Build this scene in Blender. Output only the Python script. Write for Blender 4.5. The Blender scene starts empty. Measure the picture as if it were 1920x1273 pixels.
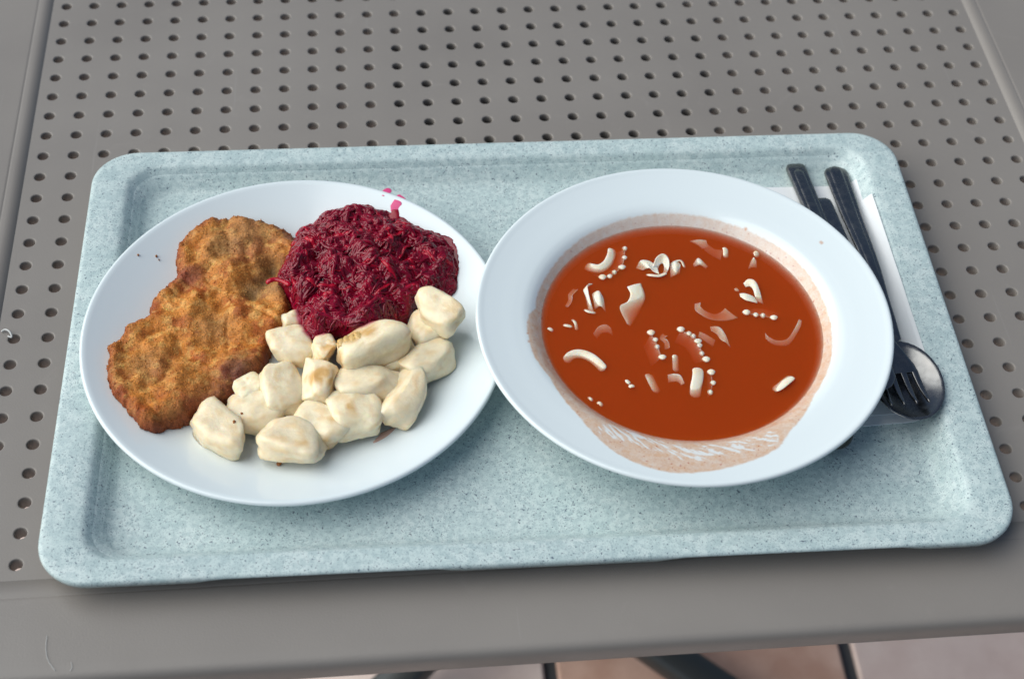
import bpy, bmesh, math, random
import numpy as np
from mathutils import Vector, Matrix, noise

# ------------------------------------------------------------------ camera, world, light
SC = bpy.context.scene
COL = SC.collection
R_CAM = np.array([[0.99584596, -0.08646307, 0.02854735],
                  [-0.04792058, -0.76426642, -0.64311776],
                  [0.07742372, 0.63907822, -0.76523499]])      # rows: right, down, forward
C_CAM = np.array([-102.41, -696.31, 714.77])                    # millimetres above the table top
F_PX = 2869.49                                                  # focal length, photo 1920 px wide

cam_data = bpy.data.cameras.new('camera')
cam = bpy.data.objects.new('camera', cam_data)
COL.objects.link(cam)
cam_data.sensor_fit = 'HORIZONTAL'
cam_data.sensor_width = 36.0
cam_data.lens = F_PX / 1920 * 36
cam_data.clip_start = 0.02
cam_data.clip_end = 200
m = Matrix.Identity(4)
for i in range(3):
    m[i][0] = R_CAM[0][i]; m[i][1] = -R_CAM[1][i]; m[i][2] = -R_CAM[2][i]
    m[i][3] = C_CAM[i] * .001
cam.matrix_world = m
cam_data.dof.use_dof = True
cam_data.dof.focus_distance = 0.905
cam_data.dof.aperture_fstop = 8.0
SC.camera = cam

SUN_EL, SUN_AZ = math.radians(44), math.radians(172)     # azimuth counter-clockwise from +x: from the left, a little behind
world = bpy.data.worlds.new('World'); SC.world = world; world.use_nodes = True
wn = world.node_tree
sky = wn.nodes.new('ShaderNodeTexSky'); sky.sky_type = 'NISHITA'; sky.sun_disc = False
sky.sun_elevation = SUN_EL
sky.sun_rotation = math.radians(90) - SUN_AZ
sky.air_density = 1.0; sky.dust_density = 2.0; sky.ozone_density = 1.0
wn.links.new(sky.outputs[0], wn.nodes['Background'].inputs[0])
wn.nodes['Background'].inputs[1].default_value = 0.075
sun_data = bpy.data.lights.new('sun', 'SUN'); sun = bpy.data.objects.new('sun', sun_data); COL.objects.link(sun)
sun_data.energy = 3.1; sun_data.angle = math.radians(78); sun_data.color = (0.97, 1.0, 0.97)
sd = Vector((math.cos(SUN_EL) * math.cos(SUN_AZ), math.cos(SUN_EL) * math.sin(SUN_AZ), math.sin(SUN_EL)))
sun.rotation_euler = sd.to_track_quat('Z', 'Y').to_euler()
SC.view_settings.view_transform = 'Standard'; SC.view_settings.look = 'None'
SC.view_settings.exposure = 0.08; SC.view_settings.gamma = 1.0
SC.view_settings.use_curve_mapping = False
SC.cycles.use_denoising = True
SC.cycles.volume_bounces = 12
SC.cycles.max_bounces = 16
SC.cycles.transparent_max_bounces = 16
SC.cycles.volume_step_rate = 1.0
SC.cycles.sample_clamp_indirect = 6.0

# ------------------------------------------------------------------ helpers
def P(px, py, z=0.0):
    """photo pixel (1920 px wide) -> point (mm) on the horizontal plane z"""
    d = R_CAM.T @ np.array([(px - 960) / F_PX, (py - 636.5) / F_PX, 1.0])
    return C_CAM + d * (z - C_CAM[2]) / d[2]

def nz(x, y, z=0.0): return noise.noise(Vector((x, y, z)))
def fbm(x, y, z=0.0, o=4): return noise.fractal(Vector((x, y, z)), 1.0, 2.0, o)

ORIGIN = {}
def thing(name, label, cat, loc, group=None):
    o = bpy.data.objects.new(name, None); COL.objects.link(o)
    o.empty_display_size = .01
    o.location = [c * .001 for c in loc]; ORIGIN[o.name] = np.array(loc, float)
    o['label'] = label; o['category'] = cat
    if group: o['group'] = group
    return o

def obj(name, verts, faces, mat, parent=None, origin=None, smooth=True, attrs=None, colors=None):
    """one mesh object; verts are world millimetres"""
    V = np.asarray(verts, float)
    if parent is not None:
        org = ORIGIN[parent.name] if origin is None else np.array(origin, float)
    else:
        org = np.array(origin if origin is not None else (V[:, 0].mean(), V[:, 1].mean(), V[:, 2].min()), float)
    me = bpy.data.meshes.new(name)
    me.from_pydata(((V - org) * .001).tolist(), [], [tuple(map(int, f)) for f in faces] if not isinstance(faces, list) else faces)
    me.update()
    if smooth: me.polygons.foreach_set('use_smooth', [True] * len(me.polygons))
    for k, a in (attrs or {}).items():
        at = me.attributes.new(k, 'FLOAT', 'POINT'); at.data.foreach_set('value', np.asarray(a, np.float32))
    if colors is not None:
        at = me.color_attributes.new('tint', 'FLOAT_COLOR', 'POINT')
        c4 = np.ones((len(V), 4), np.float32); c4[:, :3] = colors
        at.data.foreach_set('color', c4.ravel())
    o = bpy.data.objects.new(name, me); COL.objects.link(o)
    if mat is not None: me.materials.append(mat)
    ORIGIN[o.name] = org
    if parent is not None:
        o.parent = parent
        o.location = ((org - ORIGIN[parent.name]) * .001).tolist()
    else:
        o.location = (org * .001).tolist()
    return o

def tag(o, label=None, cat=None, group=None, kind=None):
    if label: o['label'] = label
    if cat: o['category'] = cat
    if group: o['group'] = group
    if kind: o['kind'] = kind
    return o

def loft(rings, close_u=True, cap0=False, cap1=False):
    """rings: list of (n,3) arrays"""
    n = len(rings[0]); V = np.concatenate(rings); F = []
    for k in range(len(rings) - 1):
        a, b = k * n, (k + 1) * n
        for i in range(n if close_u else n - 1):
            j = (i + 1) % n
            F.append((a + i, a + j, b + j, b + i))
    if cap0: F.append(tuple(range(n - 1, -1, -1)))
    if cap1: F.append(tuple(range((len(rings) - 1) * n, len(rings) * n)))
    return V, F

def lathe(profile, n, centre, tilt=None):
    th = np.linspace(0, 2 * np.pi, n, endpoint=False)
    rings = []
    for r, z in profile:
        r = max(r, 0.01)
        rings.append(np.stack([r * np.cos(th), r * np.sin(th), np.full(n, z)], 1) + np.array([centre[0], centre[1], 0]))
    return loft(rings)

def catmull(pts, per=8):
    P_ = [np.array(p, float) for p in pts]
    P_ = [2 * P_[0] - P_[1]] + P_ + [2 * P_[-1] - P_[-2]]
    out = []
    for i in range(1, len(P_) - 2):
        a, b, c, d = P_[i - 1:i + 3]
        for k in range(per):
            t = k / per
            out.append(.5 * ((2 * b) + (c - a) * t + (2 * a - 5 * b + 4 * c - d) * t * t + (3 * b - a - 3 * c + d) * t ** 3))
    out.append(P_[-2]); return np.array(out)

def sweep(path, w, t, sides=10, up=(0, 0, 1), taper=True, power=2.0, roll=None):
    """swept flattened tube: w = half width, t = half thickness (scalars or arrays)"""
    path = np.asarray(path, float); n = len(path)
    w = np.broadcast_to(np.asarray(w, float), (n,)).copy(); t = np.broadcast_to(np.asarray(t, float), (n,)).copy()
    if taper:
        s = np.concatenate([[0], np.cumsum(np.linalg.norm(np.diff(path, axis=0), axis=1))])
        e = np.minimum(s, s[-1] - s); rr = np.minimum(w, t)
        for i in range(n):
            q = min(1.0, e[i] / max(1e-6, max(w[i], t[i]) * .9))
            k = math.sqrt(max(0.0, 1 - (1 - q) ** 2)); w[i] *= max(k, .05); t[i] *= max(k, .05)
    up = np.array(up, float); rings = []
    for i in range(n):
        d = path[min(i + 1, n - 1)] - path[max(i - 1, 0)]; d /= (np.linalg.norm(d) + 1e-9)
        s_ = np.cross(d, up); ln = np.linalg.norm(s_)
        s_ = s_ / ln if ln > 1e-4 else np.array([1., 0, 0])
        u_ = np.cross(s_, d)
        if roll is not None:
            ca, sa = math.cos(roll[i]), math.sin(roll[i]); s_, u_ = s_ * ca + u_ * sa, u_ * ca - s_ * sa
        ring = []
        for k in range(sides):
            a = 2 * math.pi * k / sides
            c, s2 = math.cos(a), math.sin(a)
            if power != 2.0:
                c = math.copysign(abs(c) ** (2 / power), c); s2 = math.copysign(abs(s2) ** (2 / power), s2)
            ring.append(path[i] + s_ * w[i] * c + u_ * t[i] * s2)
        rings.append(np.array(ring))
    return loft(rings, cap0=True, cap1=True)

def join(parts):
    V, F, o = [], [], 0
    for v, f in parts:
        V.append(np.asarray(v)); F += [tuple(i + o for i in q) for q in f]; o += len(v)
    return np.concatenate(V), F

# ------------------------------------------------------------------ materials
def mat(name, color=(.5, .5, .5), rough=.5, spec=.5, metal=0.0, sss=0.0, sss_r=(1, .3, .2), sss_scale=.002, coat=0.0, coat_rough=.1):
    mt = bpy.data.materials.new(name); mt.use_nodes = True
    b = mt.node_tree.nodes['Principled BSDF']
    b.inputs['Base Color'].default_value = (*color, 1); b.inputs['Roughness'].default_value = rough
    b.inputs['Specular IOR Level'].default_value = spec; b.inputs['Metallic'].default_value = metal
    b.inputs['Subsurface Weight'].default_value = sss; b.inputs['Subsurface Radius'].default_value = sss_r
    b.inputs['Subsurface Scale'].default_value = sss_scale
    b.inputs['Coat Weight'].default_value = coat; b.inputs['Coat Roughness'].default_value = coat_rough
    return mt

class NT:
    def __init__(s, mt):
        s.t = mt.node_tree; s.n = s.t.nodes; s.l = s.t.links; s.b = s.n['Principled BSDF']
        s.tc = s.n.new('ShaderNodeTexCoord')
    def noise(s, scale, detail=3, rough=.5, co='Object', dist=0.0):
        n = s.n.new('ShaderNodeTexNoise'); n.inputs['Scale'].default_value = scale; n.inputs['Detail'].default_value = detail
        n.inputs['Roughness'].default_value = rough; n.inputs['Distortion'].default_value = dist
        s.l.new(s.tc.outputs[co], n.inputs['Vector']); return n.outputs['Fac']
    def voro(s, scale, feature='F1', co='Object'):
        n = s.n.new('ShaderNodeTexVoronoi'); n.feature = feature; n.inputs['Scale'].default_value = scale
        s.l.new(s.tc.outputs[co], n.inputs['Vector']); return n.outputs['Distance']
    def ramp(s, fac, stops, interp='LINEAR'):
        r = s.n.new('ShaderNodeValToRGB'); r.color_ramp.interpolation = interp
        e = r.color_ramp.elements
        while len(e) < len(stops): e.new(.5)
        for k, (p, c) in enumerate(stops):
            e[k].position = p; e[k].color = (c, c, c, 1) if not hasattr(c, '__len__') else (*c, 1)
        s.l.new(fac, r.inputs[0]); return r.outputs[0]
    def mix(s, fac, a, b, mode='MIX'):
        n = s.n.new('ShaderNodeMix'); n.data_type = 'RGBA'; n.blend_type = mode
        for k, v in ((0, fac), (6, a), (7, b)):
            sock = n.inputs[k]
            if hasattr(v, 'is_linked'): s.l.new(v, sock)
            elif k == 0: sock.default_value = v
            else: sock.default_value = (*v, 1) if hasattr(v, '__len__') else (v, v, v, 1)
        return n.outputs[2]
    def math(s, op, a, b=0.0):
        n = s.n.new('ShaderNodeMath'); n.operation = op
        for sock, v in ((n.inputs[0], a), (n.inputs[1], b)):
            if hasattr(v, 'is_linked'): s.l.new(v, sock)
            else: sock.default_value = v
        return n.outputs[0]
    def attr(s, name, out='Fac'):
        a = s.n.new('ShaderNodeAttribute'); a.attribute_name = name; return a.outputs[out]
    def bump(s, h, strength=.3, dist=.001, prev=None):
        b = s.n.new('ShaderNodeBump'); b.inputs['Strength'].default_value = strength; b.inputs['Distance'].default_value = dist
        s.l.new(h, b.inputs['Height'])
        if prev is not None: s.l.new(prev, b.inputs['Normal'])
        return b.outputs[0]
    def set(s, sock, v): s.l.new(v, s.b.inputs[sock])

def m_table():
    mt = mat('grey_table_plastic', (.2, .19, .18), .42, .4); t = NT(mt)
    big = t.noise(6, 3); fine = t.noise(900, 2)
    c = t.mix(t.ramp(big, [(.3, 0), (.7, 1)]), (.230, .208, .188), (.262, .238, .215))
    scr = t.noise(30, 6, .7, dist=1.5)
    c = t.mix(t.ramp(scr, [(.60, 0), (.75, .25)]), c, (.32, .29, .265))
    t.set('Base Color', c)
    mp = t.n.new('ShaderNodeMapping'); mp.inputs['Rotation'].default_value = (0, 0, .7); mp.inputs['Scale'].default_value = (260, 9, 1)
    t.l.new(t.tc.outputs['Object'], mp.inputs['Vector']); sn = t.n.new('ShaderNodeTexNoise'); sn.inputs['Scale'].default_value = 1; sn.inputs['Detail'].default_value = 2
    t.l.new(mp.outputs[0], sn.inputs['Vector'])
    scuff = t.math('MULTIPLY', t.ramp(sn.outputs['Fac'], [(.70, 0), (.78, .5)]), t.ramp(t.noise(9, 3), [(.45, 0), (.65, 1)]))
    c = t.mix(scuff, c, (.33, .31, .29)); t.set('Base Color', c)
    t.set('Roughness', t.ramp(t.noise(11, 5, .65), [(.35, .30), (.65, .54)]))
    t.set('Normal', t.bump(fine, .25, .0003)); return mt
M_TABLE = m_table()
M_LEG = mat('dark_painted_steel', (.035, .04, .04), .4)

def m_tray():
    mt = mat('speckled_tray_plastic', (.5, .56, .58), .38, .45); t = NT(mt)
    base = t.mix(t.ramp(t.noise(45, 4), [(.3, 0), (.7, 1)]), (.53, .645, .63), (.63, .72, .70))
    cloud = t.ramp(t.noise(260, 3), [(.42, 0), (.60, .75)])
    c = t.mix(cloud, base, (.43, .54, .54))
    dens = t.ramp(t.noise(60, 3), [(.3, .35), (.7, 1)])
    s1 = t.ramp(t.noise(1300, 2, .6), [(.54, 0), (.64, .8)])
    c = t.mix(t.math('MULTIPLY', s1, dens), c, (.17, .25, .29))
    s2 = t.ramp(t.noise(760, 2, .5), [(.645, 0), (.69, .85)])
    c = t.mix(s2, c, (.05, .07, .12))
    t.set('Base Color', c)
    t.set('Normal', t.bump(t.noise(500, 3), .12, .0003)); return mt
M_TRAY = m_tray()

def m_china(name, stained=False):
    mt = mat(name, (.765, .835, .845), .12, .5); t = NT(mt)
    if stained:
        film = t.attr('stain'); thick = t.attr('thick')
        grain = t.noise(900, 3, .6); cl = t.noise(120, 4, .6)
        f = t.mix(t.ramp(cl, [(.35, 0), (.65, 1)]), (.66, .40, .23), (.58, .30, .14))
        f = t.mix(t.ramp(grain, [(.35, .0), (.7, .55)]), f, (.76, .62, .5))
        f = t.mix(thick, f, (.52, .16, .045))
        spk = t.ramp(t.noise(520, 1), [(.70, 0), (.735, 1)])
        f = t.mix(spk, f, (.45, .09, .015))
        c = t.mix(film, (.765, .835, .845), f)
        t.set('Base Color', c)
        t.set('Roughness', t.math('ADD', t.math('MULTIPLY', film, .2), .14))
    else:
        t.set('Roughness', t.ramp(t.noise(40, 3), [(.3, .10), (.7, .18)]))
    return mt
M_CHINA = m_china('white_china'); M_BOWL = m_china('white_china_stained', True)
M_NAPKIN = mat('white_paper', (.80, .82, .83), .9, .1)
def m_steel():
    mt = mat('darkened_stainless_steel', (.22, .215, .21), .22, .5, 1.0); t = NT(mt)  # base colour darkened to stand in for dark surroundings mirrored in the steel
    t.set('Roughness', t.ramp(t.noise(220, 4), [(.3, .18), (.7, .34)])); return mt
M_STEEL = m_steel()

def m_tinted(name, rough, spec=.5, sss=0, sss_r=(1, .4, .2), sss_scale=.002, bump=((700, .3, .0004),), grain=None, coat=0.0):
    mt = mat(name, (1, 1, 1), rough, spec, 0, sss, sss_r, sss_scale, coat); t = NT(mt)
    c = t.attr('tint', 'Color')
    if grain:
        g = t.ramp(t.noise(grain[0], 3, .65), [(.3, grain[1]), (.7, grain[2])])
        c = t.mix(1.0, c, g, 'MULTIPLY')
    t.set('Base Color', c); prev = None
    for sc_, st, di in bump: prev = t.bump(t.noise(sc_, 4, .6), st, di, prev)
    if prev is not None: t.set('Normal', prev)
    return mt
M_SCHNITZEL = m_tinted('fried_breading', .5, .3, .12, (1, .5, .25), .0015, ((260, .2, .0008), (900, .85, .0008)), (900, .6, 1.4))
M_DUMPLING = m_tinted('potato_dough', .30, .5, .6, (1, .7, .4), .003, ((150, .28, .0014), (600, .25, .0004)), (300, .93, 1.05))

def m_beet(name, a, b, rough=.10):
    mt = mat(name, a, rough, .4, 0, .25, (1, .12, .15), .0025, 0, .05); t = NT(mt)
    t.set('Base Color', t.mix(t.ramp(t.noise(110, 3), [(.35, 0), (.65, 1)]), a, b))
    t.set('Normal', t.bump(t.noise(250, 2), .22, .0007)); return mt
M_BEET = m_beet('braised_beetroot', (.17, .0015, .014), (.28, .0025, .022))
M_BEET_RED = m_beet('braised_beetroot_bright', (.36, .003, .018), (.46, .004, .024))
M_BEET_BASE = m_beet('beetroot_mash', (.14, .001, .012), (.23, .002, .018), .12)
M_JUICE_DARK = mat('beetroot_juice', (.30, .003, .02), .3, .4)
M_JUICE = mat('thin_beetroot_juice', (.74, .08, .24), .3, .4)
M_CRUMB = mat('fried_crumb', (.33, .11, .02), .6)
M_ONION = mat('browned_butter_crumb', (.74, .46, .17), .3, .5, 0, .2, (1, .5, .2), .002)
def m_noodle():
    mt = mat('boiled_noodle', (.84, .70, .50), .28, .45, 0, .5, (1, .6, .35), .0025); t = NT(mt)
    t.set('Base Color', t.mix(t.ramp(t.noise(180, 3), [(.48, 0), (.75, .6)]), (.90, .81, .65), (.86, .62, .38)))
    t.set('Normal', t.bump(t.noise(500, 3), .2, .0004)); return mt
M_NOODLE = m_noodle()
M_LINT_SCRATCH = mat('pale_lint_scratch', (.6, .6, .58), .9)

def m_soup():
    mt = bpy.data.materials.new('tomato_soup'); mt.use_nodes = True
    n, l = mt.node_tree.nodes, mt.node_tree.links
    n.remove(n['Principled BSDF']); out = n['Material Output']
    fr = n.new('ShaderNodeFresnel'); fr.inputs[0].default_value = 1.30
    tr = n.new('ShaderNodeBsdfTransparent'); gl = n.new('ShaderNodeBsdfGlossy'); gl.inputs['Roughness'].default_value = .25
    mx = n.new('ShaderNodeMixShader'); l.new(fr.outputs[0], mx.inputs[0]); l.new(tr.outputs[0], mx.inputs[1]); l.new(gl.outputs[0], mx.inputs[2])
    l.new(mx.outputs[0], out.inputs['Surface'])
    D = 380.0; c = (.940, .315, .03)
    vs = n.new('ShaderNodeVolumeScatter'); vs.inputs['Color'].default_value = (*c, 1); vs.inputs['Density'].default_value = D
    va = n.new('ShaderNodeVolumeAbsorption'); va.inputs['Color'].default_value = (*c, 1); va.inputs['Density'].default_value = D
    ad = n.new('ShaderNodeAddShader'); l.new(vs.outputs[0], ad.inputs[0]); l.new(va.outputs[0], ad.inputs[1])
    l.new(ad.outputs[0], out.inputs['Volume'])
    return mt
M_SOUP = m_soup()

def m_tile(name, a, b):
    mt = mat(name, a, .55, .3); t = NT(mt)
    t.set('Base Color', t.mix(t.ramp(t.noise(16, 5, .6), [(.35, 0), (.65, 1)]), a, b))
    t.set('Normal', t.bump(t.noise(120, 4), .2, .001)); return mt
M_TILES = [m_tile('stone_tile_rose', (.68, .53, .47), (.80, .66, .59)), m_tile('stone_tile_brown', (.56, .33, .24), (.72, .48, .37)),
           m_tile('stone_tile_lilac', (.74, .56, .48), (.84, .67, .58))]
M_GROUT = mat('dark_grout', (.07, .075, .08), .9)

# ------------------------------------------------------------------ floor
def box(x0, x1, y0, y1, z0, z1, b=2.0):
    def rr(i, z): return np.array([(x0 + i, y0 + i, z), (x1 - i, y0 + i, z), (x1 - i, y1 - i, z), (x0 + i, y1 - i, z)])
    return loft([rr(0, z0), rr(0, z1 - b), rr(b, z1)], cap0=True, cap1=True)
FZ = -728
v = [(-20000, -20000, FZ), (20000, -20000, FZ), (20000, 20000, FZ), (-20000, 20000, FZ)]
floor = obj('floor', v, [(0, 1, 2, 3)], M_GROUT, origin=(0, 0, FZ), smooth=False); tag(floor, kind='structure')
rng = random.Random(5)
tile_mesh = {}
for i in range(-4, 6):
    for j in range(-4, 5):
        k = 1 if (i, j) == (0, 0) else (2 if i == 1 else rng.choice((0, 0, 2)))
        x0, y0 = 51 + 314 * i, -120 + 314 * j
        if k not in tile_mesh:
            v, f = box(0, 300, 0, 300, 0, 8, 2.5)
            me = bpy.data.meshes.new('tile'); me.from_pydata((v * .001).tolist(), [], f); me.materials.append(M_TILES[k]); tile_mesh[k] = me
        o = bpy.data.objects.new('tile', tile_mesh[k]); COL.objects.link(o); o.parent = floor
        o.location = (x0 * .001, y0 * .001, rng.uniform(-.0006, .0006))

# ------------------------------------------------------------------ table
table = thing('cafe_table', 'grey perforated plastic cafe table standing on stone tiles', 'table', (20, 150, FZ + 8))
NX, NY, PITCH, TH = 34, 40, 20.0, 9.6
X0, Y0 = -330.0, -240.0
def perforated():
    per = []
    for s in range(4):
        for k in range(5):
            u = -10 + 4 * k
            per.append([(u, -10), (10, u), (-u, 10), (-10, -u)][s])
    per = np.array(per, float); ang = np.arctan2(per[:, 1], per[:, 0]); n = len(per)
    def circ(r, z): return np.stack([r * np.cos(ang), r * np.sin(ang), np.full(n, z)], 1)
    sq = lambda z: np.column_stack([per, np.full(n, z)])
    rings = [sq(-TH), circ(3.9, -TH), circ(3.5, -TH + .4), circ(3.5, -1.2), circ(3.58, -.6), circ(3.78, -.18), circ(4.1, -.01), circ(4.6, 0), sq(0)]
    v, f = loft(rings); f = np.array(f)
    V, F = [], []
    for j in range(NY):
        for i in range(NX):
            F.append(f + len(V) * len(v)); V.append(v + np.array([X0 + i * PITCH, Y0 + j * PITCH, 0]))
    return np.concatenate(V), np.concatenate(F)
V, F = perforated()
obj('perforated_panel', V, F, M_TABLE, table)
XA, XB, YA, YB = X0 - 10, X0 + (NX - 1) * 20 + 10, Y0 - 10, Y0 + (NY - 1) * 20 + 10
def rrect(x0, x1, y0, y1, r, z, k=10, sub=6):
    pts = []
    r = max(r, .01)
    for cx, cy, a0 in ((x1 - r, y0 + r, -90), (x1 - r, y1 - r, 0), (x0 + r, y1 - r, 90), (x0 + r, y0 + r, 180)):
        for i in range(k + 1):
            a = math.radians(a0 + 90 * i / k); pts.append((cx + r * math.cos(a), cy + r * math.sin(a)))
    out = []
    for i in range(len(pts)):
        a, b = pts[i], pts[(i + 1) % len(pts)]
        out.append(a)
        if i % (k + 1) == k:
            for q in range(1, sub): out.append((a[0] + (b[0] - a[0]) * q / sub, a[1] + (b[1] - a[1]) * q / sub))
    return np.array([(x, y, z) for x, y in out])
prof = [(0, -9.6), (0, 0), (8, 0), (9, 0), (10, -.05), (10.4, -.1), (10.9, -.35), (11.4, -.1), (11.8, 0), (12.3, .05), (13, .06), (15, .06), (50, .06), (52, .06), (57, .0), (59.5, -.9), (61, -2.4), (61.8, -4.6), (62, -7), (61.6, -15), (60.5, -17), (58, -18), (48, -18), (46, -9.7), (0, -9.61)]
rings = [rrect(XA - a, XB + a, YA - a * .985, YB + a, max(0, a - 30) * 1.2, z) for a, z in prof]
v, f = loft(rings); obj('border_frame', v, f, M_TABLE, table)
v, f = lathe([(36, FZ + 60), (34, FZ + 200), (34, -20), (120, -14), (120, -9)], 32, (20, 150)); obj('pedestal_column', v, f, M_LEG, table)
for tx, ty in ((-330, -155), (345, -98), (330, 420), (-300, 430)):
    d = np.array([tx - 20, ty - 150.]); d /= np.linalg.norm(d)
    p = [np.array([20, 150, FZ + 70]) + np.array([*(d * s), h]) for s, h in ((0, 10), (60, 6), (140, -18), (260, -40), (330, -46))]
    v, f = sweep(catmull(p, 6), 19, 15, 12, power=4); obj('foot', v, f, M_LEG, table)

# ------------------------------------------------------------------ tray
TC = np.array([-28.2, -105.7]); TROT = math.radians(-.85)
def to_tray(v):
    c, s = math.cos(TROT), math.sin(TROT); v = np.array(v, float)
    x = v[:, 0] * c - v[:, 1] * s + TC[0]; y = v[:, 0] * s + v[:, 1] * c + TC[1]
    return np.column_stack([x, y, v[:, 2]])
def tring(hx, hy, r, z, lug=0.0, sub=60):
    q = rrect(-hx, hx, -hy, hy, r, z, 12, sub)
    if lug:
        for p in q:
            if abs(p[1]) > hy - r - 1:
                s = abs((p[0] + 132.5 * 0) / 1.0)
                x = p[0]
                g = 0
                for a, b in ((-300, -168), (-56, 78), (196, 300)):
                    g = max(g, min(1, max(0, (x - a) / 14)) * min(1, max(0, (b - x) / 14)))
                p[2] -= lug * (g * g * (3 - 2 * g))
            elif abs(p[0]) > hx - r - 1: p[2] -= lug
    return q
rings = [tring(90, 50, 10, .6), tring(224, 132, 17, .6), tring(230, 137.5, 18, 1.6), tring(236.5, 144, 18, 12), tring(240, 147.5, 19, 14.3), tring(259, 157.5, 24, 14.8),
         tring(262.5, 161, 26, 14.9, 2.6), tring(264.3, 162.8, 27.5, 15.1, 2.6), tring(265, 163.5, 28, 16.3, .7), tring(264.7, 163.2, 27.8, 17.2), tring(263.8, 162.3, 27, 17.9), tring(262, 160.5, 26, 18.1),
         tring(252, 155, 23, 18.0), tring(244.5, 151, 20.5, 17.8), tring(242.5, 149.2, 19.2, 17.3), tring(240.8, 147.9, 18.5, 16.2), tring(238.6, 146.2, 18.4, 13.6), tring(233.4, 141.4, 19, 7.2),
         tring(231.4, 139.6, 18.6, 5.4), tring(228.8, 137, 18, 4.4), tring(225, 133.5, 17, 4.02), tring(221, 129.5, 16, 4.0), tring(90, 50, 10, 4.0)]
v, f = loft(rings, cap0=True, cap1=True)
tray = obj('serving_tray', to_tray(v), f, M_TRAY, origin=(TC[0], TC[1], .6))
tag(tray, 'pale blue-grey speckled plastic serving tray on the table', 'tray')

# ------------------------------------------------------------------ plate and bowl
def spline_profile(pts, per=8): return [tuple(p) for p in catmull([(a, b, 0) for a, b in pts], per)[:, :2]]
PC = np.array([-159.4, -104.0]); BC = np.array([68.2, -120.4])
plate_top = [(0, 8.6), (40, 8.6), (68, 8.8), (78, 9.8), (88, 12.2), (98, 15.8), (108, 19.8), (116, 23.2), (121, 25.4)]
plate_prof = spline_profile(plate_top, 8) + [(122.6, 26.0), (123.7, 26.1), (124.6, 25.4), (124.8, 24.4), (124.2, 23.3), (122, 21.8), (112, 17), (98, 10.6), (84, 6.6), (76, 5.6), (74, 4.1), (71, 4.05), (69, 5.6), (40, 5.6), (0, 5.6)]
v, f = lathe(plate_prof, 160, PC)
plate = obj('dinner_plate', v, f, M_CHINA, origin=(PC[0], PC[1], 4))
tag(plate, 'white china plate carrying the breaded cutlet, beetroot and dumplings', 'plate')
_pt = np.array(spline_profile(plate_top, 8))
def plate_z(x, y):
    r = math.hypot(x - PC[0], y - PC[1]); return float(np.interp(r, _pt[:, 0], _pt[:, 1]))
bowl_top = [(0, 8.5), (45, 8.5), (58, 10.2), (68, 15), (76, 21), (83.3, 29), (88.5, 34.2), (93, 36.6), (99, 37.9), (108, 39.4), (116, 40.9), (119, 41.6)]
_bt = spline_profile(bowl_top, 20)
def dens(pr):
    out = [pr[0]]
    for a, b in zip(pr[:-1], pr[1:]):
        n_ = max(1, int(math.ceil(math.hypot(b[0] - a[0], b[1] - a[1]) / .55))) if b[0] > 80 else 1
        for k in range(1, n_ + 1): out.append((a[0] + (b[0] - a[0]) * k / n_, a[1] + (b[1] - a[1]) * k / n_))
    return out
_btd = dens(_bt)
bowl_prof = _btd + [(120.4, 42.0), (121.5, 41.9), (122.2, 41.2), (122.3, 40.3), (121.6, 39.3), (118, 38), (104, 35.2), (95, 33.2), (90, 30.5), (84, 24), (77, 15), (68, 9), (63, 7), (61, 4.1), (57, 4.05), (55, 6), (30, 5.6), (0, 5.6)]
_bta = np.array(_bt)
def bowl_z(r): return float(np.interp(r, _bta[:, 0], _bta[:, 1]))
def on_bowl(px, py):
    z = 37.0
    for _ in range(12):
        p = P(px, py, z); r = math.hypot(p[0] - BC[0], p[1] - BC[1]); z = .5 * z + .5 * bowl_z(min(r, 119))
    return p
STAIN = [(988, 620), (990.6, 589), (1003, 579), (1005.7, 554), (1021, 521), (1051, 481), (1094, 443), (1131, 424.5), (1181.7, 407), (1244.6, 399), (1280, 400.6), (1330, 408), (1380.6, 423), (1436, 448), (1481, 476), (1519, 516), (1546.5, 566.5), (1558, 602),
         (1561.6, 638), (1559, 675), (1546.5, 708), (1526, 743), (1506, 781), (1481, 809), (1461, 839), (1431, 856), (1380.6, 873), (1330, 884), (1295, 887), (1257, 886.6), (1207, 874), (1156.6, 851), (1119, 819), (1086, 781), (1056, 748), (1031, 708), (1001, 668)]
sa, sr = [], []
for q in STAIN:
    p = on_bowl(*q); sa.append(math.atan2(p[1] - BC[1], p[0] - BC[0])); sr.append(math.hypot(p[0] - BC[0], p[1] - BC[1]))
o_ = np.argsort(sa); sa = np.array(sa)[o_]; sr = np.array(sr)[o_]
sa = np.concatenate([sa - 2 * np.pi, sa, sa + 2 * np.pi]); sr = np.tile(sr, 3)
NB = 540
v, f = lathe(bowl_prof, NB, BC)
streak = np.array([on_bowl(*q)[:2] for q in [(1140, 806), (1190, 818), (1230, 836), (1270, 848), (1310, 850), (1350, 842), (1400, 834), (1450, 820)]])
def seg_dist(x, y, pl):
    best = 1e9
    for a, b in zip(pl[:-1], pl[1:]):
        ab = b - a; t = max(0, min(1, ((x - a[0]) * ab[0] + (y - a[1]) * ab[1]) / (ab @ ab)))
        best = min(best, math.hypot(x - a[0] - ab[0] * t, y - a[1] - ab[1] * t))
    return best
stain = np.zeros(len(v)); thick = np.zeros(len(v))
SPOTS = [(1540, 455, 1.6), (1398, 430, 1.7), (990, 625, 1.3), (992, 640, 1.3), (989, 605, .7), (1023, 696, .8), (1484, 787, 1.1), (1350, 862, .9)]
SPOTS = [(on_bowl(a, b)[:2], c) for a, b, c in SPOTS]
nt = len(_btd) * NB
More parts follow.
